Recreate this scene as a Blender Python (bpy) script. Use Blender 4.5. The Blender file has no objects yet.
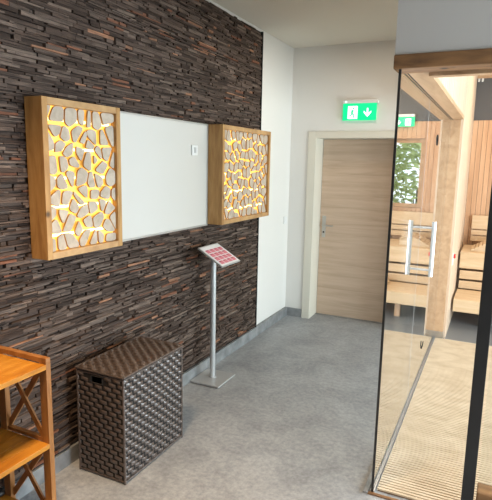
import bpy, math, random
from mathutils import Vector, Matrix
random.seed(11)
C = bpy.context.scene.collection
D, G, YG, H = 5.42, 1.605, 2.568, 2.936     # far wall, glass line, near edge of glass, ceiling
YB = 7.2                                      # back wall of the sauna
SX = 1.712                                    # inner face of sauna side wall
XR = 4.6
FY = -2.2

# ------------------------------------------------------------------ materials
def mat(name, col=(.8,.8,.8), rough=.5, metal=0, emit=None, es=1., spec=.5):
    m = bpy.data.materials.new(name); m.use_nodes = True
    b = m.node_tree.nodes['Principled BSDF']
    b.inputs['Base Color'].default_value = (*col, 1); b.inputs['Roughness'].default_value = rough
    b.inputs['Metallic'].default_value = metal; b.inputs['Specular IOR Level'].default_value = spec
    if emit:
        b.inputs['Emission Color'].default_value = (*emit, 1); b.inputs['Emission Strength'].default_value = es
    return m
def nd(m, t, **k):
    n = m.node_tree.nodes.new(t)
    for a, v in k.items():
        if a in n.inputs: n.inputs[a].default_value = v
        else: setattr(n, a, v)
    return n
def lk(m, a, b): m.node_tree.links.new(a, b)
def bsdf(m): return m.node_tree.nodes['Principled BSDF']
def ramp(m, stops, fac):
    r = m.node_tree.nodes.new('ShaderNodeValToRGB'); e = r.color_ramp.elements
    while len(e) < len(stops): e.new(.5)
    for i, (p, c) in enumerate(stops): e[i].position = p; e[i].color = (*c, 1)
    lk(m, fac, r.inputs[0]); return r
def coords(m, scale, rot=(0,0,0)):
    tc = nd(m, 'ShaderNodeTexCoord'); mp = nd(m, 'ShaderNodeMapping')
    mp.inputs['Scale'].default_value = scale; mp.inputs['Rotation'].default_value = rot
    lk(m, tc.outputs['Object'], mp.inputs[0]); return mp.outputs[0]
def wood(name, dark, mid, light, scale, rough=.45, knots=False, bump=.1, island=0., knot_scale=4.):
    m = mat(name, mid, rough); v = coords(m, scale)
    geo = nd(m, 'ShaderNodeNewGeometry')
    if island:
        add = nd(m, 'ShaderNodeVectorMath', operation='MULTIPLY_ADD')
        lk(m, geo.outputs['Random Per Island'], add.inputs[0]); add.inputs[1].default_value = (37,53,71)
        lk(m, v, add.inputs[2]); v = add.outputs[0]
    n = nd(m, 'ShaderNodeTexNoise', Scale=1., Detail=6., Roughness=.6, Distortion=.6); lk(m, v, n.inputs['Vector'])
    r = ramp(m, [(.28,dark),(.5,mid),(.72,light)], n.outputs['Fac']); out = r.outputs[0]
    if knots:
        vo = nd(m, 'ShaderNodeTexVoronoi', Scale=knot_scale); tc = nd(m, 'ShaderNodeTexCoord'); lk(m, tc.outputs['Object'], vo.inputs['Vector'])
        rr = ramp(m, [(.05,(1,1,1)),(.13,(0,0,0))], vo.outputs['Distance'])
        mx = nd(m, 'ShaderNodeMixRGB'); mx.inputs[2].default_value = (*[c*.35 for c in dark],1)
        lk(m, rr.outputs[0], mx.inputs[0]); lk(m, out, mx.inputs[1]); out = mx.outputs[0]
    if island:
        hs = nd(m, 'ShaderNodeHueSaturation'); mr = nd(m, 'ShaderNodeMapRange')
        mr.inputs['To Min'].default_value = 1-island; mr.inputs['To Max'].default_value = 1+island
        lk(m, geo.outputs['Random Per Island'], mr.inputs[0]); lk(m, mr.outputs[0], hs.inputs['Value']); lk(m, out, hs.inputs['Color']); out = hs.outputs[0]
    lk(m, out, bsdf(m).inputs['Base Color'])
    if bump:
        b = nd(m, 'ShaderNodeBump', Strength=bump, Distance=.003); lk(m, n.outputs['Fac'], b.inputs['Height']); lk(m, b.outputs[0], bsdf(m).inputs['Normal'])
    return m

M = {}
M['plaster'] = mat('plaster', (.74,.72,.69), .85)
M['ceiling'] = mat('ceiling_paint', (.70,.66,.59), .9)
for k in ('plaster', 'ceiling'):
    m = M[k]; n = nd(m, 'ShaderNodeTexNoise', Scale=160., Detail=3.); lk(m, coords(m, (1,1,1)), n.inputs['Vector'])
    b = nd(m, 'ShaderNodeBump', Strength=.08, Distance=.002); lk(m, n.outputs['Fac'], b.inputs['Height']); lk(m, b.outputs[0], bsdf(m).inputs['Normal'])
M['bulk'] = mat('shaded_white_paint', (.47,.45,.43), .85)  # white wall paint greyed so the bulkhead reads as shaded
M['rearwall'] = mat('taupe_paint', (.30,.26,.22), .8)
# grey vinyl floor, mottled
m = M['floor'] = mat('concrete_vinyl', (.4,.4,.4), .5)
n1 = nd(m, 'ShaderNodeTexNoise', Scale=3.2, Detail=8., Roughness=.68, Distortion=.8); lk(m, coords(m, (1,1,1)), n1.inputs['Vector'])
n2 = nd(m, 'ShaderNodeTexNoise', Scale=34., Detail=5., Roughness=.75); lk(m, coords(m, (1,1,1)), n2.inputs['Vector'])
mx = nd(m, 'ShaderNodeMixRGB'); mx.inputs[0].default_value = .56; lk(m, n1.outputs['Fac'], mx.inputs[1]); lk(m, n2.outputs['Fac'], mx.inputs[2])
r = ramp(m, [(.36,(.205,.214,.228)),(.5,(.315,.327,.346)),(.64,(.44,.450,.466))], mx.outputs[0]); lk(m, r.outputs[0], bsdf(m).inputs['Base Color'])
r = ramp(m, [(.3,(.42,.42,.42)),(.7,(.62,.62,.62))], n2.outputs['Fac']); lk(m, r.outputs[0], bsdf(m).inputs['Roughness'])
m = M['skirting'] = mat('grey_tile', (.33,.33,.33), .5)
n = nd(m, 'ShaderNodeTexNoise', Scale=9., Detail=6.); lk(m, coords(m,(1,1,1)), n.inputs['Vector'])
r = ramp(m, [(.35,(.16,.165,.17)),(.65,(.29,.295,.30))], n.outputs['Fac']); lk(m, r.outputs[0], bsdf(m).inputs['Base Color'])
m = M['sauna_floor'] = mat('dark_tile', (.16,.17,.18), .4)
# reclaimed strip cladding: colour varies strip by strip
m = M['cladding'] = mat('reclaimed_strips', (.1,.07,.05), .8, spec=.3)
geo = nd(m, 'ShaderNodeNewGeometry')
r = ramp(m, [(0,(.040,.0245,.018)),(.25,(.066,.043,.033)),(.5,(.104,.072,.057)),(.75,(.076,.050,.039)),(.88,(.150,.108,.086)),(.95,(.17,.072,.042)),(.98,(.27,.135,.08))], geo.outputs['Random Per Island'])
r.color_ramp.interpolation = 'CONSTANT'
n = nd(m, 'ShaderNodeTexNoise', Scale=1., Detail=6., Roughness=.7); lk(m, coords(m,(30,9,130)), n.inputs['Vector'])
r2 = ramp(m, [(.3,(.38,.38,.38)),(.5,(1,1,1)),(.72,(1.75,1.68,1.6))], n.outputs['Fac'])
mx = nd(m, 'ShaderNodeMixRGB', blend_type='MULTIPLY'); mx.inputs[0].default_value = 1; lk(m, r.outputs[0], mx.inputs[1]); lk(m, r2.outputs[0], mx.inputs[2]); lk(m, mx.outputs[0], bsdf(m).inputs['Base Color'])
b = nd(m, 'ShaderNodeBump', Strength=.6, Distance=.004); lk(m, n.outputs['Fac'], b.inputs['Height']); lk(m, b.outputs[0], bsdf(m).inputs['Normal'])
M['black'] = mat('black_backing', (.012,.011,.010), .8)
M['black_metal'] = mat('black_metal', (.018,.017,.017), .35)
M['oak'] = wood('knotty_oak', (.27,.125,.035), (.41,.215,.068), (.53,.31,.115), (22,22,3), .5, knots=True, knot_scale=6.)
M['oakf'] = wood('oak_frame', (.33,.175,.07), (.45,.26,.11), (.55,.345,.16), (22,10,10), .5)
M['slice'] = wood('cut_wood', (.35,.285,.22), (.465,.385,.305), (.56,.475,.385), (14,14,14), .7, island=.10, bump=.0)
M['bark'] = mat('bark', (.36,.22,.085), .9)  # bark edge, lightened to carry the yellow glow of the box
M['diffuser'] = mat('yellow_diffuser', (.9,.55,.12), .6, emit=(1,.53,.085), es=1.15)
m = M['diffuser']; n = nd(m, 'ShaderNodeTexNoise', Scale=9., Detail=2.); lk(m, coords(m,(1,1,1)), n.inputs['Vector'])
mr = nd(m,'ShaderNodeMapRange'); mr.inputs['From Min'].default_value=.35; mr.inputs['From Max'].default_value=.65; mr.inputs['To Min'].default_value=.35; mr.inputs['To Max'].default_value=1.6
lk(m, n.outputs['Fac'], mr.inputs[0]); lk(m, mr.outputs[0], bsdf(m).inputs['Emission Strength'])
M['led'] = mat('led_strip', (1,.9,.6), .5, emit=(1,.78,.32), es=4.)
M['board'] = mat('white_board', (.60,.58,.545), .4)
M['alu'] = mat('aluminium', (.62,.63,.64), .35, .85)
M['silver'] = mat('silver_paint', (.52,.53,.54), .38, .35)
M['steel'] = mat('brushed_steel', (.62,.61,.6), .3, 1)
M['pull'] = mat('satin_steel', (.72,.72,.72), .5, .6)
M['paper'] = mat('paper', (.84,.82,.82), .3)
M['pink'] = mat('pink_ink', (.70,.20,.25), .5)
M['pinkdark'] = mat('dark_red_ink', (.34,.05,.09), .5)
M['rattan'] = mat('dark_rattan', (.075,.052,.042), .36, spec=.9)
m = M['rattan']; n = nd(m, 'ShaderNodeTexNoise', Scale=1., Detail=3.); lk(m, coords(m,(60,60,300)), n.inputs['Vector'])
r = ramp(m, [(.3,(.038,.026,.021)),(.7,(.120,.086,.071))], n.outputs['Fac']); lk(m, r.outputs[0], bsdf(m).inputs['Base Color'])
M['rattan_in'] = mat('rattan_core', (.012,.009,.008), .8)
M['acacia'] = wood('acacia', (.27,.090,.009), (.44,.175,.017), (.58,.27,.04), (14,3,14), .33, bump=.05)
M['acacia_v'] = wood('acacia_upright', (.20,.075,.018), (.31,.13,.036), (.42,.19,.06), (20,20,3), .4, bump=.05)
M['doorw'] = wood('greige_laminate', (.50,.36,.26), (.60,.45,.335), (.66,.51,.40), (1.6,10,26), .45, bump=.0)
M['casing'] = mat('cream_casing', (.70,.66,.57), .5)
M['whiteplastic'] = mat('white_plastic', (.75,.75,.74), .4)
M['green'] = mat('exit_green', (0,.45,.18), .4, emit=(0.0,.75,.26), es=.9)
M['exitwhite'] = mat('exit_white', (.9,1,.95), .4, emit=(.85,1,.93), es=1.3)
M['rustic'] = wood('rustic_beam', (.10,.045,.017), (.22,.105,.038), (.33,.175,.07), (3,16,24), .7, knots=True, bump=.4, knot_scale=5)
M['cabin'] = wood('spruce_planks', (.45,.25,.135), (.54,.325,.19), (.62,.40,.25), (16,16,1.4), .5, bump=.05, island=.07)
M['pale'] = wood('pale_planks', (.56,.42,.30), (.63,.49,.36), (.68,.55,.42), (18,18,1.2), .5, bump=.03, island=.05)
M['abachi'] = wood('bench_wood', (.55,.38,.22), (.64,.46,.28), (.70,.53,.35), (2.5,22,22), .5, bump=.03)
M['header'] = wood('header_wood', (.38,.22,.115), (.47,.29,.16), (.53,.345,.205), (16,2,16), .5, bump=.02)
M['mat_slat'] = wood('mat_slats', (.50,.38,.25), (.60,.475,.33), (.68,.56,.41), (5,9,9), .42, bump=0)
M['mat_base'] = mat('mat_cord', (.16,.08,.035), .8)
M['darkgrey'] = mat('dark_grey_paint', (.085,.083,.085), .6)
M['red'] = mat('red_button', (.62,.03,.03), .4)
M['leaf'] = mat('leaf', (.46,.56,.20), .6)
M['bark2'] = mat('shrub_bark', (.12,.08,.05), .9)
M['gravel'] = mat('garden_ground', (.35,.38,.22), .9)
def glass(name, tint, k=1.0, base=.04):
    m = bpy.data.materials.new(name); m.use_nodes = True; t = m.node_tree; t.nodes.clear()
    o = t.nodes.new('ShaderNodeOutputMaterial'); mx = t.nodes.new('ShaderNodeMixShader')
    tr = t.nodes.new('ShaderNodeBsdfTransparent'); gl = t.nodes.new('ShaderNodeBsdfGlossy')
    tr.inputs[0].default_value = (*tint,1); gl.inputs['Roughness'].default_value = 0.0; gl.inputs['Color'].default_value = (1,1,1,1)
    g = t.nodes.new('ShaderNodeNewGeometry'); dp = t.nodes.new('ShaderNodeVectorMath'); dp.operation = 'DOT_PRODUCT'
    t.links.new(g.outputs['Incoming'], dp.inputs[0]); t.links.new(g.outputs['Normal'], dp.inputs[1])
    def mth(op, a, b=None):
        n = t.nodes.new('ShaderNodeMath'); n.operation = op
        for i, x in enumerate((a, b)):
            if x is None: continue
            if isinstance(x, (int, float)): n.inputs[i].default_value = x
            else: t.links.new(x, n.inputs[i])
        return n.outputs[0]
    c = mth('ABSOLUTE', dp.outputs['Value']); s = mth('POWER', mth('SUBTRACT', 1.0, c), 5.0/k)
    f = mth('ADD', mth('MULTIPLY', s, 1-base), base)
    t.links.new(f, mx.inputs[0]); t.links.new(tr.outputs[0], mx.inputs[1]); t.links.new(gl.outputs[0], mx.inputs[2]); t.links.new(mx.outputs[0], o.inputs[0])
    return m
M['glass'] = glass('safety_glass', (.92,.935,.925), 2.4, .05)
M['clear'] = glass('window_glass', (.97,.98,.97), 1.0)

# ------------------------------------------------------------------ mesh tools
class MB:
    def __init__(s): s.v=[]; s.f=[]; s.mi=[]
    def add(s, vs, fs, mi=0):
        o=len(s.v); s.v += [tuple(v) for v in vs]; s.f += [tuple(i+o for i in f) for f in fs]; s.mi += [mi]*len(fs)
    def box(s, a, b, mi=0, R=None, c=None):
        x0,y0,z0=a; x1,y1,z1=b
        vs=[Vector(p) for p in ((x0,y0,z0),(x1,y0,z0),(x1,y1,z0),(x0,y1,z0),(x0,y0,z1),(x1,y0,z1),(x1,y1,z1),(x0,y1,z1))]
        if R is not None:
            c=Vector(c); vs=[R@(v-c)+c for v in vs]
        s.add(vs, [(0,3,2,1),(4,5,6,7),(0,1,5,4),(1,2,6,5),(2,3,7,6),(3,0,4,7)], mi)
    def bar(s, p, q, w, t, up=(0,0,1), mi=0):
        p=Vector(p); q=Vector(q); d=(q-p).normalized(); a=d.cross(Vector(up)).normalized(); b=a.cross(d)
        vs=[]
        for e in (p,q):
            for i,j in ((-1,-1),(1,-1),(1,1),(-1,1)): vs.append(e+a*(i*w/2)+b*(j*t/2))
        s.add(vs, [(0,1,2,3),(7,6,5,4),(0,4,5,1),(1,5,6,2),(2,6,7,3),(3,7,4,0)], mi)
    def tube(s, p, q, r, n=16, mi=0, r2=None):
        p=Vector(p); q=Vector(q); d=(q-p).normalized(); a=d.orthogonal().normalized(); b=d.cross(a); r2 = r if r2 is None else r2
        vs=[]
        for e,rr in ((p,r),(q,r2)):
            for i in range(n):
                t=2*math.pi*i/n; vs.append(e+a*math.cos(t)*rr+b*math.sin(t)*rr)
        fs=[(i,(i+1)%n,(i+1)%n+n,i+n) for i in range(n)]+[tuple(range(n-1,-1,-1)),tuple(range(n,2*n))]
        s.add(vs, fs, mi)
    def prism(s, pts, h, mi=0, side=None):
        """pts: list of 3d points (planar), h: extrusion vector"""
        n=len(pts); h=Vector(h); vs=[Vector(p) for p in pts]+[Vector(p)+h for p in pts]
        s.add(vs, [tuple(range(n-1,-1,-1)),tuple(range(n,2*n))], mi)
        o=len(s.v)-2*n
        for i in range(n): s.f.append((o+i,o+(i+1)%n,o+(i+1)%n+n,o+i+n)); s.mi.append(mi if side is None else side)
    def build(s, name, mats, parent=None, bevel=0, seg=2, origin=None, smooth=False):
        me=bpy.data.meshes.new(name)
        if origin is None: origin = parent['_o'] if parent is not None and '_o' in parent else (0,0,0)
        o3=Vector(origin)
        me.from_pydata([Vector(v)-o3 for v in s.v], [], s.f)
        if not isinstance(mats,(list,tuple)): mats=[mats]
        for m in mats: me.materials.append(m)
        for p,i in zip(me.polygons,s.mi): p.material_index=i; p.use_smooth=smooth
        me.update()
        import bmesh
        bm=bmesh.new(); bm.from_mesh(me); bmesh.ops.recalc_face_normals(bm, faces=bm.faces); bm.to_mesh(me); bm.free()
        o=bpy.data.objects.new(name, me); C.objects.link(o)
        if parent is not None: o.parent=parent
        else: o.location=o3
        o['_o']=tuple(origin)
        if bevel:
            b=o.modifiers.new('bevel','BEVEL'); b.width=bevel; b.segments=seg; b.limit_method='ANGLE'; b.harden_normals=False
        return o
def tag(o, label=None, cat=None, group=None, kind=None):
    if label: o['label']=label
    if cat: o['category']=cat
    if group: o['group']=group
    if kind: o['kind']=kind
    return o
def thing(name, label, cat, loc, group=None):
    o=bpy.data.objects.new(name,None); C.objects.link(o); o.location=loc; o['_o']=tuple(loc); o.empty_display_size=.1
    return tag(o,label,cat,group)
def struct(name, mb, m, **k): return tag(mb.build(name, m, **k), kind='structure')
def one(name, a, b, m, **k):
    q=MB(); q.box(a,b); return struct(name, q, m, **k)

# ------------------------------------------------------------------ shell
q=MB(); q.box((-.15,FY-.1,-.12), (XR+.1,D+.02,0)); q.box((-.15,D+.02,-.12),(1.61,D+.40,0)); struct('floor', q, M['floor'])
one('floor_sauna', (1.61,D+.02,-.12), (XR+.1,YB+.1,.0), M['sauna_floor'])
one('ceiling', (-.15,FY-.1,H), (XR+.1,YB+.1,H+.1), M['ceiling'])
one('wall_left', (-.15,FY,0), (-.028,D+.01,H), M['plaster'])
one('wall_back', (-.15,FY-.1,0), (XR+.1,FY,H), M['rearwall'])
# far wall with door opening
DX0, DX1, DZ = .268, 1.225, 2.0
q=MB(); q.box((-.15,D,0),(DX0-.03,D+.28,H)); q.box((DX1+.03,D,0),(G,D+.28,H)); q.box((DX0-.03,D,DZ+.03),(DX1+.03,D+.28,H))
struct('wall_far', q, M['plaster'])
# right wall with two windows
W = [(.55,2.40),(2.95,5.0)]; WZ=(.15,2.00)
q=MB(); ys=[FY]+[y for w in W for y in w]+[YB+.1]
for i in range(0,len(ys),2): q.box((XR,ys[i],0),(XR+.12,ys[i+1],H))
for a,b in W: q.box((XR,a,0),(XR+.12,b,WZ[0])); q.box((XR,a,WZ[1]),(XR+.12,b,H))
struct('wall_right', q, M['plaster'])
def window(name, axis, a, b, z0, z1, at, mull, fm='whiteplastic'):
    q=MB(); t=.05
    def bx(u0,u1,w0,w1,g=0):
        if axis=='y': q.box((at+.02+g,u0,w0),(at+.08-g,u1,w1))
        else: q.box((u0,at+.02+g,w0),(u1,at+.08-g,w1))
    bx(a,a+t,z0,z1); bx(b-t,b,z0,z1); bx(a+t,b-t,z0,z0+t); bx(a+t,b-t,z1-t,z1)
    for mu,w in mull: bx(mu-w/2,mu+w/2,z0+t,z1-t)
    f=struct(name, q, M[fm])
    q=MB()
    if axis=='y': q.box((at+.045,a+t,z0+t),(at+.05,b-t,z1-t))
    else: q.box((a+t,at+.045,z0+t),(b-t,at+.05,z1-t))
    q.build('pane', M['clear'], f)
window('window_1','y',W[0][0],W[0][1],*WZ,XR,[(1.475,.07)])
window('window_2','y',W[1][0],W[1][1],*WZ,XR,[(3.97,.07)])
# bulkhead above the glazed corner (front face and corridor run)
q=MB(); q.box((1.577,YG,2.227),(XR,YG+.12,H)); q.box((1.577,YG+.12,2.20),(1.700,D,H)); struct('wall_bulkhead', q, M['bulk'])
q=MB()
y=YG+.125
while y<D-.01:
    e=min(y+.118,D); q.box((1.701,y,2.2005),(1.7155,e-.009,H)); y+=.118
struct('wall_bulkhead_planks', q, M['pale'])
one('trim_1', (1.590,YG+.12,2.169), (1.7165,D-.02,2.1995), M['header'])          # underside of the header over the glass

# sauna cabin shell
q=MB(); q.box((G+.010,YG+.14,2.1660),(G+.014,D-.02,2.1692)); struct('trim_6', q, M['black'])
q=MB(); q.box((1.61,D+.031,0),(1.700,YB,H)); struct('wall_sauna_side', q, M['pale'])
q=MB(); y=D+.031
while y<YB: e=min(y+.30,YB); q.box((1.701,y,0),(SX,e-.003,H)); y+=.30
struct('wall_sauna_side_planks', q, M['pale'])
WX=(2.06,3.0); WZZ=(1.18,2.08)
q=MB(); q.box((1.61,YB,0),(WX[0],YB+.1,2.36)); q.box((WX[1],YB,0),(XR,YB+.1,2.36)); q.box((WX[0],YB,0),(WX[1],YB+.1,WZZ[0])); q.box((WX[0],YB,WZZ[1]),(WX[1],YB+.1,2.36))
struct('wall_sauna_back', q, M['black'])
q=MB(); x=SX+.002; pw=.058; 
while x<XR-.01:
    e=min(x+pw,XR)-.0035
    if e<=WX[0] or x>=WX[1]: q.box((x,YB-.016,.0),(e,YB,2.30))
    else: q.box((x,YB-.016,0),(e,YB,WZZ[0]-.002)); q.box((x,YB-.016,WZZ[1]+.002),(e,YB,2.30))
    x+=pw
struct('wall_sauna_back_planks', q, M['cabin'])
one('wall_sauna_upper', (1.61,YB-.016,2.302),(XR,YB+.1,2.80), M['darkgrey'])
one('trim_2', (1.61,YB-.03,2.80),(XR,YB+.1,H), M['header'])
window('window_3','x',WX[0],WX[1],*WZZ,YB,[(2.50,.10)],'header')

one('light_stop_behind_door', (DX0-.1,D+.29,-.05),(DX1+.1,D+.34,DZ+.1), M['plaster'])  # added slab that stops outside light leaking round the door leaf
# skirting
one('baseboard_left', (-.028,FY,0), (.004,D,.098), M['skirting'], bevel=.001)
one('baseboard_far', (.004,D-.012,0), (.172,D,.098), M['skirting'], bevel=.001)
one('baseboard_far_right', (1.33,D-.012,0), (1.57,D,.098), M['skirting'], bevel=.001)

# strip cladding on the left wall
YS=4.566
q=MB(); z=.110; ZT=2.905
rows=[]
while z<ZT:
    h=random.choice((.008,.010,.012,.014,.017,.021)); h=min(h,ZT-z) 
    if ZT-z-h<.008: h=ZT-z
    rows.append((z,h)); z+=h
for z,h in rows:
    y=-.3-random.random()*.2
    while y<YS-.012:
        L=random.choice((random.uniform(.03,.10),random.uniform(.08,.26))); e=min(y+L,YS-.012)
        if YS-.012-e<.05: e=YS-.012
        if random.random()<.06: e=min(y+random.uniform(.008,.018),YS-.012); d=-.024
        else:
            d=random.choice((-.016,-.012,-.008,-.004,.0))+random.uniform(-.002,.002)
        g=.0012; k=random.uniform(-.0025,.0025); dd=random.uniform(-.004,.004)
        a0,a1=y+random.uniform(.0004,.003),e-random.uniform(.0004,.003)
        vs=[(-.027,a0,z+g),(d,a0,z+g),(d+dd,a1,z+g+k*.3),(-.027,a1,z+g),(-.027,a0,z+h-g*.3),(d,a0,z+h-g*.3),(d+dd,a1,z+h-g+k),(-.027,a1,z+h-g)]
        q.add(vs, [(4,5,6,7),(0,3,2,1),(0,1,5,4),(1,2,6,5),(2,3,7,6)])
        y=e
cl=struct('wall_left_cladding', q, M['cladding'])
q=MB(); q.box((-.028,-.55,.098),(-.025,YS,2.909)); q.box((-.028,YS-.012,.098),(.002,YS,2.909)); q.box((-.028,-.55,.098),(-.012,YS,.108))
struct('wall_left_cladding_edge', q, M['black'])
# white corner bead beside the cladding and wall plate
t=thing('wall_switch','small white blank switch plate on the white wall left of the door','switch',(-.028,5.32,1.06))
q=MB(); q.box((-.028,5.28,1.07),(-.018,5.36,1.15)); q.build('plate', M['whiteplastic'], t, bevel=.002)
q=MB(); q.box((-.018,5.295,1.085),(-.014,5.345,1.135)); q.build('rocker', M['whiteplastic'], t, bevel=.001)

# ------------------------------------------------------------------ door
q=MB(); cw=.088
q.box((DX0-cw,D-.014,0),(DX0,D,DZ+cw-.02)); q.box((DX1,D-.014,0),(DX1+cw,D,DZ+cw-.02)); q.box((DX0,D-.014,DZ),(DX1,D,DZ+cw-.02))
q.box((DX0-.028,D,0),(DX0,D+.248,DZ)); q.box((DX1,D,0),(DX1+.028,D+.248,DZ)); q.box((DX0-.028,D,DZ),(DX1+.028,D+.248,DZ+.026))
door=struct('door_1', q, M['casing'], bevel=.002)
q=MB(); q.box((DX0+.002,D+.248,.004),(DX1-.002,D+.278,DZ-.002)); q.build('door_leaf', M['doorw'], door)
q=MB(); q.box((DX0-.03,D+.20,-.002),(DX1+.03,D+.30,.0035)); q.build('threshold', M['skirting'], door)
q=MB(); hy=D+.248
q.box((DX0+.028,hy-.008,.905),(DX0+.070,hy,1.150)); pl=q.build('handle_plate', M['steel'], door, bevel=.002)
q=MB(); q.tube((DX0+.049,hy-.008,1.045),(DX0+.049,hy-.055,1.045),.010); q.tube((DX0+.042,hy-.052,1.045),(DX0+.170,hy-.052,1.045),.009)
q.build('handle', M['steel'], pl, smooth=False)
q=MB(); q.tube((DX0+.049,hy-.013,.965),(DX0+.049,hy-.007,.965),.010); q.build('key_cylinder', M['black_metal'], pl)

# ------------------------------------------------------------------ exit signs
def exit_sign(cx, y, z0, w, h, label):
    t=thing('exit_sign',label,'exit sign',(cx,y,z0))
    q=MB(); q.box((cx-w*.5,y-.05,z0+h+.018),(cx+w*.54,y,z0+h+.052)); q.build('housing', M['whiteplastic'], t, bevel=.004)
    q=MB(); q.tube((cx-w*.40,y-.0505,z0+h+.033),(cx-w*.40,y-.054,z0+h+.033),.009); q.build('indicator_lamp', M['exitwhite'], t)
    q=MB(); q.box((cx-w/2,y-.034,z0),(cx+w/2,y-.026,z0+h+.018)); q.build('green_panel', M['green'], t, bevel=.001)
    f=y-.0345; u=h/2.0
    # white doorway with running man cut in green
    q=MB(); X=cx-w*.20; q.box((X-.66*u,f-.001,z0+.10*h),(X+.66*u,f,z0+.95*h)); dw=q.build('doorway_pictogram', M['exitwhite'], t)
    q=MB(); P=lambda a,b:(X+a*u,f-.0022,z0+h*.5+b*u)
    q.tube((X+.08*u,f-.001,z0+h*.5+.58*u),(X+.08*u,f-.003,z0+h*.5+.58*u),.13*u,14)
    for a,b,wd in (((.02,.38),(-.10,-.06),.26),((-.10,-.06),(.20,-.30),.17),((.20,-.30),(.16,-.68),.15),((-.10,-.06),(-.24,-.36),.16),((-.24,-.36),(-.50,-.42),.13),((.02,.34),(.30,.18),.08),((.30,.18),(.44,.28),.07),((-.02,.34),(-.30,.26),.08),((-.30,.26),(-.38,.04),.07)):
        q.bar(P(*a),P(*b),.002,wd*u,up=(0,1,0)) if False else q.bar(P(*a),P(*b),wd*u,.002,up=(0,1,0))
    q.build('running_man', M['green'], dw)
    q=MB(); X=cx+w*.24
    q.box((X-.10*u,f-.001,z0+h*.42),(X+.10*u,f,z0+h*.80))
    q.prism([(X-.0*u,f,z0+h*.22),(X+.50*u,f,z0+h*.50),(X+.50*u,f,z0+h*.63),(X,f,z0+h*.40),(X-.50*u,f,z0+h*.63),(X-.50*u,f,z0+h*.50)],(0,-.001,0))
    q.build('arrow', M['exitwhite'], t)
    return t
exit_sign(.722, D, 2.175, .345, .150, 'glowing green emergency exit sign with down arrow above the wooden door')
exit_sign(2.34, YB-.016, 2.235, .27, .105, 'small green exit sign on dark upper sauna wall, mirrored in the glass')

# ------------------------------------------------------------------ light boxes with cut-wood slices
def clip(poly, a, b, c):      # keep a*x+b*y<=c
    out=[]
    for i in range(len(poly)):
        p,r=poly[i],poly[(i+1)%len(poly)]; dp=a*p[0]+b*p[1]-c; dr=a*r[0]+b*r[1]-c
        if dp<=0: out.append(p)
        if (dp<0)!=(dr<0) and abs(dp-dr)>1e-12:
            t=dp/(dp-dr); out.append((p[0]+t*(r[0]-p[0]),p[1]+t*(r[1]-p[1])))
    return out
def light_box(y0,y1,z0,z1,label,nc,nr,seed,xf0):
    rnd=random.Random(seed); XF=xf0; t=thing('light_box',label,'wall lamp',(.0,(y0+y1)/2,z0),'pair of wood framed light boxes')
    bd=.034; q=MB()
    q.box((.0,y0,z0),(XF,y0+bd,z1)); s=q.build('frame_side', M['oak'], t, bevel=.002)
    q=MB(); q.box((.0,y1-bd,z0),(XF,y1,z1)); q.build('frame_side', M['oak'], t, bevel=.002)
    q=MB(); q.box((.0,y0+bd,z1-bd),(XF-.001,y1-bd,z1)); q.build('frame_rail', M['oakf'], t, bevel=.002)
    q=MB(); q.box((.0,y0+bd,z0),(XF-.001,y1-bd,z0+bd)); q.build('frame_rail', M['oakf'], t, bevel=.002)
    a0,a1,b0,b1=y0+bd,y1-bd,z0+bd,z1-bd
    q=MB(); q.box((.03,a0,b0),(XF-.041,a1,b1)); q.build('diffuser', M['diffuser'], t)
    # led strips behind the slices
    n=5
    for k in range(n):
        z=b0+(b1-b0)*(k+.55)/n; q=MB(); q.box((XF-.041,a0+.02,z-.007),(XF-.0375,a1-.02,z+.007)); q.build('led_strip', M['led'], t)
    seeds=[]
    for j in range(nr):
        for i in range(nc):
            seeds.append((a0+(a1-a0)*(i+.5+(.25 if j%2 else -.25)+rnd.uniform(-.36,.36))/nc, b0+(b1-b0)*(j+.5+rnd.uniform(-.42,.42))/nr))
    for i,s in enumerate(seeds):
        poly=[(a0+.002,b0+.002),(a1-.002,b0+.002),(a1-.002,b1-.002),(a0+.002,b1-.002)]
        for j,o in enumerate(seeds):
            if i==j: continue
            dx,dz=o[0]-s[0],o[1]-s[1]; L=math.hypot(dx,dz)
            if L>.35: continue
            gap=.0045+.0085*((i*7+j*7)%5)/4*(1 if (i+j)%3 else .2)
            poly=clip(poly,dx/L,dz/L,(dx*(s[0]+o[0])/2+dz*(s[1]+o[1])/2)/L-gap)
            if len(poly)<3: break
        if len(poly)<3: continue
        ar=abs(sum(poly[k][0]*poly[(k+1)%len(poly)][1]-poly[(k+1)%len(poly)][0]*poly[k][1] for k in range(len(poly))))/2
        if ar<.0006: continue
        for _ in range(2):
            n2=[]
            for k in range(len(poly)):
                p,r=poly[k],poly[(k+1)%len(poly)]
                n2+= [(p[0]*.84+r[0]*.16,p[1]*.84+r[1]*.16),(p[0]*.16+r[0]*.84,p[1]*.16+r[1]*.84)]
            poly=n2
        xf=XF-.0173+rnd.uniform(-.003,.003); q=MB()
        q.prism([(xf-.011,p[0],p[1]) for p in poly],(.011,0,0),0,1)
        q.build('wood_slice',[M['slice'],M['bark']], t)
    return t
light_box(1.8262,2.3883,1.2294,2.0112,'wood framed glowing light box of cut wood slices, nearer one, left of white board',7,9,4,.1133)
light_box(3.545,4.470,1.2390,2.0080,'wood framed glowing light box of cut wood slices, farther one beside the white corner',11,9,9,.145)

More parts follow.
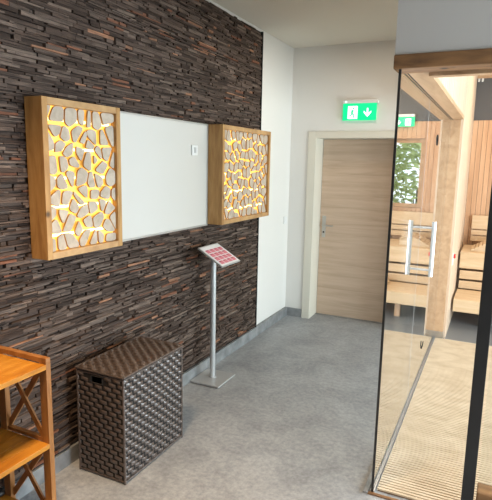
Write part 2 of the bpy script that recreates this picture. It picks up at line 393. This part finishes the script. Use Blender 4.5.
# white board between them
t=thing('white_board','blank white wall board with thin aluminium edge between the two light boxes','board',(.02,2.98,1.229))
q=MB(); q.box((.004,2.392,1.240),(.014,3.540,1.998)); q.build('panel', M['board'], t)
q=MB(); q.box((.003,2.390,1.228),(.018,3.544,1.240)); q.box((.003,2.390,1.998),(.018,3.544,2.009)); q.box((.003,3.532,1.240),(.018,3.544,1.998)); q.box((.003,2.390,1.240),(.018,2.401,1.998))
q.build('frame', M['alu'], t, bevel=.001)
t=thing('thermostat','small white control plate with grey centre on the upper right of the white board','wall control',(.0145,3.335,1.77))
q=MB(); q.box((.0145,3.300,1.770),(.0255,3.378,1.843)); q.build('plate', M['whiteplastic'], t, bevel=.003)
q=MB(); q.box((.0255,3.324,1.788),(.0275,3.352,1.828)); q.build('display', M['silver'], t)

# ------------------------------------------------------------------ info stand
t=thing('info_stand','silver metal floor stand with square foot holding a tilted sheet beside slatted wall','stand',(.133,3.445,0))
q=MB(); q.box((.008,3.300,.006),(.266,3.590,.018)); q.build('base_plate', M['silver'], t, bevel=.003)
q=MB()
for a in (.03,.24):
    for b in (3.32,3.57): q.tube((a,b,0),(a,b,.006),.012)
q.build('rubber_foot', M['black_metal'], t)
q=MB(); q.tube((.125,3.455,.018),(.125,3.455,1.052),.0215,24); q.build('pole', M['silver'], t, smooth=False)
q=MB(); q.tube((.125,3.455,.018),(.125,3.455,.026),.03,24); q.build('collar', M['silver'], t)
A=Vector((.090,3.28,1.090)); Bv=Vector((.298,3.28,.968)); dv=(Bv-A); n=Vector((-dv.z,0,dv.x)).normalized()*1.0
if n.z<0: n=-n
L=Vector((0,.292,0))
def sheetbox(u0,u1,w0,w1,h0,h1):
    q=MB(); c=lambda u,w,h: A+dv*u+L*w+n*h
    q.prism([c(u0,w0,h0),c(u1,w0,h0),c(u1,w1,h0),c(u0,w1,h0)], n*(h1-h0)); return q
sheetbox(0,1,0,1,-.010,-.001).build('holder_tray', M['silver'], t)
sheetbox(-.005,1.005,-.005,1.005,-.001,.0).build('holder_plate', M['alu'], t)
s=tag(sheetbox(.03,.97,.02,.98,.0008,.0016).build('info_sheet', M['paper'], None, origin=A), 'white printed sheet with pink table blocks on the tilted stand holder','sheet')
s['_o']=tuple(A)
q=MB(); q2=MB()
for i in range(4):
    for j in range(4):
        u0=.20+i*.185; w0=.09+j*.212
        c=lambda u,w,h: A+dv*u+L*w+n*h
        q.add([c(u0,w0,.002),c(u0+.155,w0,.002),c(u0+.155,w0+.19,.002),c(u0,w0+.19,.002)],[(0,1,2,3)])
        q2.add([c(u0+.01,w0+.015,.0024),c(u0+.045,w0+.015,.0024),c(u0+.045,w0+.12,.0024),c(u0+.01,w0+.12,.0024)],[(0,1,2,3)])
q.build('table_print', M['pink'], s); q2.build('heading_print', M['pinkdark'], s)

# ------------------------------------------------------------------ rattan hamper
bx0,bx1,by0,by1,bz=.081,.407,2.012,2.580,.617
t=thing('laundry_basket','dark brown woven rattan hamper with closed flat lid on the floor against wall','basket',((bx0+bx1)/2,(by0+by1)/2,0))
def weave(q, o, u, v, n, W, Hh, hole=None, step=.0305, rh=.0275, sl=.006, hk=1.):
    o,u,v,n=map(Vector,(o,u,v,n)); nr=max(1,round(Hh/rh)); rh=Hh/nr; nu=max(2,round(W/step)); st=W/nu
    for r in range(nr):
        k=(r%2)
        for c in range(-1 if k else 0, nu+1, 2):
            u0=(c+0.0)*st-.006; u1=u0+st*1.0+.018; 
            u0=max(u0,.0); u1=min(u1,W)
            if u1-u0<.012: continue
            v0=r*rh+.002; v1=(r+1)*rh-.0035
            if hole and u1>hole[0] and u0<hole[1] and v1>hole[2] and v0<hole[3]: continue
            NU,NV=5,3; vs=[]
            for j in range(NV+1):
                for i in range(NU+1):
                    a=i/NU; b=j/NV
                    hh=.0075*hk*math.sin(math.pi*a)**.7*(.30+.70*math.sin(math.pi*b)**.6) if 0<a<1 else -.001
                    tilt=(a-.5)*-sl*1.0
                    vs.append(o+u*(u0+(u1-u0)*a)+v*(v0+(v1-v0)*b+tilt)+n*(hh+.001))
            q.add(vs,[(j*(NU+1)+i,j*(NU+1)+i+1,(j+1)*(NU+1)+i+1,(j+1)*(NU+1)+i) for j in range(NV) for i in range(NU)])
in_=.006
hole=(.098,.176,.540,.580)    # u,v on the face towards the camera
# core walls with a real handle slot
q=MB(); a0,a1,c0,c1=bx0+in_,bx1-in_,by0+in_,by1-in_; zt=bz-.024
q.box((a0,c0,.012),(a1,c1,.02)); q.box((a0,c0,.02),(a0+.008,c1,zt)); q.box((a1-.008,c0,.02),(a1,c1,zt))
q.box((a0+.008,c1-.008,.02),(a1-.008,c1,zt))
hx0,hx1,hz0,hz1=a0+hole[0],a0+hole[1],hole[2],hole[3]
q.box((a0+.008,c0,.02),(hx0,c0+.008,zt)); q.box((hx1,c0,.02),(a1-.008,c0+.008,zt)); q.box((hx0,c0,.02),(hx1,c0+.008,hz0)); q.box((hx0,c0,hz1),(hx1,c0+.008,zt))
body=q.build('body', M['rattan_in'], t)
q=MB()
for (o,u,n_,Wd,hl) in (((a0,c0,0),(1,0,0),(0,-1,0),a1-a0,(hole[0]-.004,hole[1]+.004,hole[2]-.004-.02,hole[3]+.002-.02)),((a1,c0,0),(0,1,0),(1,0,0),c1-c0,None),((a1,c1,0),(-1,0,0),(0,1,0),a1-a0,None),((a0,c1,0),(0,-1,0),(-1,0,0),c1-c0,None)):
    weave(q,(o[0],o[1],.02),u,(0,0,1),n_,Wd,zt-.02,hl)
q.build('woven_wall', M['rattan'], body, smooth=True)
q=MB()
for x in (a0,a1):
    for y in (c0,c1): q.tube((x,y,.0),(x,y,zt),.0065,10)
for z in (.012,zt-.002):
    for p,r in (((a0,c0),(a1,c0)),((a1,c0),(a1,c1)),((a1,c1),(a0,c1)),((a0,c1),(a0,c0))): q.tube((p[0],p[1],z),(r[0],r[1],z),.006,8)
q.build('frame_cane', M['rattan'], t, smooth=False)
q=MB()
for p,r in (((hx0,hz0),(hx1,hz0)),((hx1,hz0),(hx1,hz1)),((hx1,hz1),(hx0,hz1)),((hx0,hz1),(hx0,hz0))): q.tube((p[0],c0-.002,p[1]),(r[0],c0-.002,r[1]),.003,8)
q.build('handle_rim', M['rattan_in'], t)
q=MB(); q.box((bx0+.002,by0+.002,bz-.020),(bx1-.002,by1-.002,bz-.008)); lid=q.build('lid', M['rattan'], t, bevel=.004)
q=MB(); weave(q,(bx0+.008,by0+.008,bz-.0085),(1,0,0),(0,1,0),(0,0,1),bx1-bx0-.016,by1-by0-.016,None,.0335,.0295,.006,1.3)
q.build('woven_top', M['rattan'], lid, smooth=True)
q=MB()
for p,r in (((bx0,by0),(bx1,by0)),((bx1,by0),(bx1,by1)),((bx1,by1),(bx0,by1)),((bx0,by1),(bx0,by0))):
    q.tube((p[0],p[1],bz-.010),(r[0],r[1],bz-.010),.0055,10)
q.build('lid_rim', M['rattan'], lid)

# ------------------------------------------------------------------ wooden shelf unit
t=thing('shelf_unit','orange brown wooden shelf unit with cross braced ends in the left corner','shelf',(.18,1.2,0))
sy0,sy1=.78,1.604; sx0,sx1=.018,.336; ZTp=.850
for y in (sy0,sy1-.026):
    for x0,x1 in ((sx0,sx0+.044),(sx1-.044,sx1)):
        q=MB(); q.box((x0,y,0),(x1,y+.026,ZTp-.024)); q.build('post', M['acacia_v'], t, bevel=.0015)
    q=MB(); q.box((sx0,y,ZTp-.024),(sx1,y+.026,ZTp)); q.build('top_rail', M['acacia_v'], t, bevel=.002)
    for za,zb in ((.463,.806),(.10,.423)):
        for k in (0,1):
            p=(sx0+.040,y+.009+k*.009,za if k else zb); r=(sx1-.040,y+.009+k*.009,zb if k else za)
            q=MB(); q.bar(p,r,.009,.026,up=(0,0,1)); q.build('cross_brace', M['acacia_v'], t)
    for z in (.445,):
        q=MB(); q.box((sx0+.044,y+.003,z),(sx1-.044,y+.023,z+.018)); q.build('end_rail', M['acacia_v'], t)
for k,z in enumerate((.800,.422,.070)):
    q=MB(); n=5; w=(sx1-sx0)/n; e0,e1=sy0+.026,sy1-.026
    for i in range(n): q.box((sx0+i*w+.0004,e0,z),(sx0+(i+1)*w-.0004,e1,z+.022))
    q.build('shelf_board', M['acacia'], t, bevel=.0008)

# ------------------------------------------------------------------ glazing of the sauna anteroom
t=thing('glass_partition','tall clear frameless glass partition with door pull standing on a silver floor track','glass partition',(G,4.0,0))
YJ=3.69
for a,b in ((YG+.008,YJ-.003),(YJ+.003,D-.02)):
    q=MB(); q.box((G-.004,a,.010),(G+.004,b,2.166)); q.build('glass_pane', M['glass'], t)
q=MB(); q.box((G-.006,YG,.004),(G+.006,YG+.008,2.166)); q.build('edge_seal', M['black_metal'], t)
q=MB(); q.box((G-.010,YG,.0),(G-.006,D-.02,.014)); q.box((G+.006,YG,.0),(G+.010,D-.02,.014)); q.box((G-.006,YG+.012,0),(G+.006,D-.02,.006)); q.build('floor_track', M['alu'], t)
q=MB(); q.box((G-.0045,YJ-.003,.012),(G+.0045,YJ+.003,2.164)); q.build('joint_seal', M['silver'], t)
for sx in (1,-1):
    q=MB(); x=G+sx*.082; yy=3.80
    q.tube((x,yy,.955),(x,yy,1.345),.015,20)
    for z in (1.0,1.30): q.tube((G+sx*.004,yy,z),(x,yy,z),.008,12)
    q.build('door_pull', M['pull'], t, smooth=False)
q=MB()
pts=[(G+.010,4.34,.25),(G+.012,4.34,.275),(G+.012,4.36,.290)]
for p,r in zip(pts,pts[1:]): q.tube(p,r,.004,10)
q.box((G+.004,4.33,.235),(G+.010,4.35,.255))
q.build('floor_latch', M['black_metal'], t)
q=MB(); q.box((G+.004,4.29,1.885),(G+.010,4.312,1.965)); q.box((G+.010,4.296,1.90),(G+.013,4.306,1.95)); q.build('hinge', M['black_metal'], t)

# post at the sauna cabin front
t=thing('wooden_post','square pale wooden post with steel foot at the far end of glass','post',(1.648,D+.04,0))
q=MB(); q.box((1.606,D-.02,.078),(1.690,D+.03,2.168)); q.build('post_shaft', M['header'], t, bevel=.002)
q=MB(); q.box((1.603,D-.023,0),(1.693,D+.029,.078)); q.build('steel_foot', M['steel'], t, bevel=.001)
t=thing('alarm_button','small red round push button with white plate on pale sauna wall edge','button',(1.70,D+.13,.80))
q=MB(); q.box((SX-.001,D+.115,.745),(SX+.008,D+.175,.865)); q.build('plate', M['whiteplastic'], t, bevel=.002)
q=MB(); q.tube((SX+.008,D+.145,.835),(SX+.026,D+.145,.835),.022,18); q.build('button', M['red'], t)

# beam, sill, jamb
t=MB(); t.box((1.575,YG-.012,2.165),(XR,YG+.135,2.229)); tag(t.build('lintel_beam', M['rustic'], None, origin=(3,YG,2.165), bevel=.005), 'dark rustic wooden beam across the top of the glazed opening','beam')
q=MB(); q.box((1.716,YG+.14,2.150),(XR,YG+.20,2.227)); struct('trim_3', q, M['header'])
t=thing('door_jamb','black vertical metal door post standing in the sauna entrance on the right','post',(2.067,YG+.02,0))
q=MB(); q.box((2.036,YG,.004),(2.092,YG+.030,2.165)); q.build('jamb_profile', M['black_metal'], t, bevel=.002)
q=MB(); q.box((2.032,YG-.004,0),(2.102,YG+.05,.004)); q.build('base_flange', M['black_metal'], t)
q=MB(); q.box((2.104,YG-.01,0),(XR,YG+.09,.165)); tag(q.build('sill_beam', M['rustic'], None, origin=(3,YG,0), bevel=.005), 'rustic brown wooden sill block on floor right of the black door post','beam')
q=MB(); q.box((2.104,YG+.03,.166),(XR-.01,YG+.038,2.164)); tag(q.build('glass_panel', M['clear'], None, origin=(3,YG,.166)), 'fixed clear glass panel above wooden sill right of the black post','glass panel')
one('trim_4', (1.585,YG-.022,0), (2.030,YG-.001,.006), M['rustic'])
q=MB(); q.box((1.560,YG-.022,0),(1.585,YG+.33,.012)); struct('trim_5', q, M['skirting'])

# slatted mat
q=MB(); q.box((1.628,YG+.03,.001),(XR-.1,D-.03,.007),1); y=YG+.03
while y<D-.05:
    q.box((1.625,y,.007),(XR-.1,y+.0155,.016),0); y+=.0245
tag(q.build('floor_mat', [M['mat_slat'],M['mat_base']], None, origin=(3,4,0)), 'large cream slatted roll mat covering the floor inside the glass','mat')

# benches
def bench(name,label,x0,x1,y0,y1,z,th,nsl):
    t=thing(name,label,'sauna bench',((x0+x1)/2,(y0+y1)/2,0),'stepped sauna benches')
    q=MB(); w=(y1-y0-.03)/nsl
    for i in range(nsl): q.box((x0,y0+.03+i*w+.004,z-.026),(x1,y0+.03+(i+1)*w-.004,z))
    q.build('seat_slats', M['abachi'], t, bevel=.002)
    q=MB(); q.box((x0,y0,z-th),(x1,y0+.030,z)); q.build('front_board', M['abachi'], t, bevel=.004)
    for x in (x0+.35,(x0+x1)/2,x1-.35):
        q=MB(); q.box((x-.03,y0+.12,0),(x+.03,y0+.18,z-.026)); q.build('leg', M['cabin'], t)
    return t
bxs,bxe=1.735,4.3
bench('sauna_bench','lower step sauna bench of pale wood nearest the cabin floor',bxs,bxe,5.90,6.45,.312,.135,5)
bench('sauna_bench','upper seat sauna bench of pale wood against the plank back wall',bxs,bxe,6.45,7.12,.752,.190,6)
t=thing('bench_riser','pair of horizontal boards closing the gap beneath upper sauna bench','riser',(3,6.48,.31))
for a,b in ((.322,.412),(.436,.535)):
    q=MB(); q.box((bxs+.01,6.462,a),(bxe,6.480,b)); q.build('riser_board', M['abachi'], t, bevel=.002)
for i,(x0,x1,lb) in enumerate(((1.802,2.55,'slatted wooden backrest on the back wall visible beside the black post'),(2.75,3.45,'slatted wooden backrest farther right on the sauna back wall'))):
    t=thing('backrest',lb,'backrest',((x0+x1)/2,YB-.04,.80),'backrests on the sauna wall')
    for a,b in ((.805,.870),(.885,.945),(.960,1.13)):
        q=MB(); q.box((x0,YB-.075,a),(x1,YB-.050,b)); q.build('back_slat', M['abachi'], t, bevel=.002)
    q=MB()
    for x in (x0+.08,x1-.12): q.box((x,YB-.050,.0),(x+.04,YB-.020,1.11))
    q.build('batten', M['cabin'], t)
def headrest(x0,x1,y0,y1,z,lb,flip=1):
    t=thing('headrest',lb,'headrest',((x0+x1)/2,(y0+y1)/2,z),'wooden headrests on the benches')
    N=9; w=(x1-x0)/N
    prof=lambda a: .105*math.sin(min(1,a*1.35)*math.pi*.5)**1.2*(1-.35*max(0,a-.75)/.25)
    for i in range(N):
        a=(i+.5)/N; aa=a if flip>0 else 1-a; sl=(prof(min(1,aa+.05))-prof(max(0,aa-.05)))/(.1*(x1-x0))*flip
        cx=x0+(i+.5)*w; zz=z+.016+prof(aa); q=MB()
        R=Matrix.Rotation(-math.atan(sl),3,'Y'); q.box((cx-w*.46,y0,zz-.007),(cx+w*.46,y1,zz+.007),0,R,(cx,(y0+y1)/2,zz)); q.build('curved_slat', M['abachi'], t)
    q=MB()
    for y in (y0+.03,y1-.05):
        P=[(x0+ (x1-x0)*k/12, y, z+.008+prof((k/12) if flip>0 else 1-k/12)) for k in range(13)]
        q.prism([(x0,y,z)]+P+[(x1,y,z)],(0,.02,0))
    q.build('side_rib', M['abachi'], t)
headrest(1.84,2.20,6.55,6.95,.752,'curved slatted wooden headrest on upper sauna bench near side wall',1)
headrest(2.25,2.62,5.98,6.38,.312,'curved slatted wooden headrest on the lower bench, seen mirrored in glass',1)

# clip lamps on the dark upper wall
for i,x in enumerate((1.735,1.775)):
    t=thing('clip_lamp','tiny white clip lamp at the top left of the dark upper wall' if i==0 else 'second tiny white clip lamp just right of the corner one','lamp',(x,YB-.03,2.77),'clip lamps on the dark upper wall')
    q=MB(); q.tube((x,YB-.016,2.775),(x,YB-.05,2.765),.011,12); q.build('lamp_head', M['whiteplastic'], t)
    q=MB(); q.box((x-.012,YB-.022,2.775),(x+.012,YB-.016,2.80)); q.build('clip', M['whiteplastic'], t)

# garden outside the sauna window
one('ground_garden', (-2,YB+.12,-.15),(7,12,-.02), M['gravel'])
def shrub(cx,cy,h,r,label,seed):
    rnd=random.Random(seed); t=thing('garden_shrub',label,'shrub',(cx,cy,-.02),'shrubs outside the sauna window')
    q=MB(); q.tube((cx,cy,-.02),(cx,cy,h*.6),.04,8,r2=.02)
    for k in range(7):
        a=rnd.uniform(0,6.28); q.tube((cx,cy,h*.25+k*.1),(cx+math.cos(a)*r*.6,cy+math.sin(a)*r*.6,h*.5+k*.12),.015,6,r2=.006)
    q.build('stem', M['bark2'], t)
    q=MB()
    for k in range(1500):
        u=Vector((rnd.gauss(0,1),rnd.gauss(0,1),rnd.gauss(0,1))).normalized()*rnd.uniform(.55,1)**.5
        p=Vector((cx+u.x*r,cy+u.y*r,h*.58+u.z*h*.42)); d=Vector((rnd.gauss(0,1),rnd.gauss(0,1),rnd.gauss(0,.6))).normalized()*.07; s=d.orthogonal().normalized()*.028
        q.add([p-d,p+s,p+d,p-s],[(0,1,2,3)])
    q.build('foliage', M['leaf'], t)
shrub(2.3,8.6,2.3,.55,'round leafy garden shrub outside left half of the sauna window',1)
shrub(3.65,8.8,2.6,.6,'taller leafy garden shrub outside right half of the sauna window',2)

# ------------------------------------------------------------------ light
def area(name, loc, rot, sx, sy, power, col, spread=180):
    l=bpy.data.lights.new(name,'AREA'); l.shape='RECTANGLE'; l.size=sx; l.size_y=sy; l.energy=power; l.color=col; l.spread=math.radians(spread)
    o=bpy.data.objects.new(name,l); C.objects.link(o); o.location=loc; o.rotation_euler=rot; return o
R90=math.pi/2
area('daylight_window_1',(XR+.15,1.475,1.05),(0,R90,0),1.8,1.85,150,(.78,.89,1.0))
area('daylight_window_2',(XR+.15,3.97,1.05),(0,R90,0),1.8,2.05,250,(.79,.90,1.0))
area('ceiling_light_entry',(.80,1.15,H-.03),(0,0,0),.35,.35,28,(1,.70,.42),90)
area('ceiling_light_anteroom',(2.9,3.9,H-.03),(0,0,0),1.0,1.0,11,(1,.80,.58),130)
area('ceiling_light_sauna',(2.7,6.2,H-.03),(0,0,0),1.4,.7,26,(1,.82,.62))
area('fill_light_corridor',(1.0,4.4,H-.03),(0,0,0),.5,.5,10,(1,.83,.64))  # added fill to lift the corridor; no fitting there
w=bpy.data.worlds.new('world'); bpy.context.scene.world=w; w.use_nodes=True
bg=w.node_tree.nodes['Background']; bg.inputs[0].default_value=(.82,.91,1,1); bg.inputs[1].default_value=2.2

# ------------------------------------------------------------------ camera
yaw,pi,ro=[math.radians(a) for a in (25.6918,-9.5108,1.1683)]
fwd=Vector((-math.sin(yaw)*math.cos(pi),math.cos(yaw)*math.cos(pi),math.sin(pi)))
r=Vector((math.cos(yaw),math.sin(yaw),0)); u=r.cross(fwd)
r2=r*math.cos(ro)+u*math.sin(ro); u2=-r*math.sin(ro)+u*math.cos(ro)
cam=bpy.data.cameras.new('camera'); co=bpy.data.objects.new('camera',cam); C.objects.link(co)
cam.sensor_fit='HORIZONTAL'; cam.sensor_width=36; cam.lens=517.93/492*36; cam.clip_start=.02
co.matrix_world=Matrix(((r2.x,u2.x,-fwd.x,2.065),(r2.y,u2.y,-fwd.y,0),(r2.z,u2.z,-fwd.z,1.72),(0,0,0,1)))
S=bpy.context.scene; S.camera=co
S.view_settings.view_transform='Standard'; S.view_settings.look='None'; S.view_settings.gamma=1; S.view_settings.exposure=0
for o in bpy.data.objects:
    if '_o' in o: del o['_o']
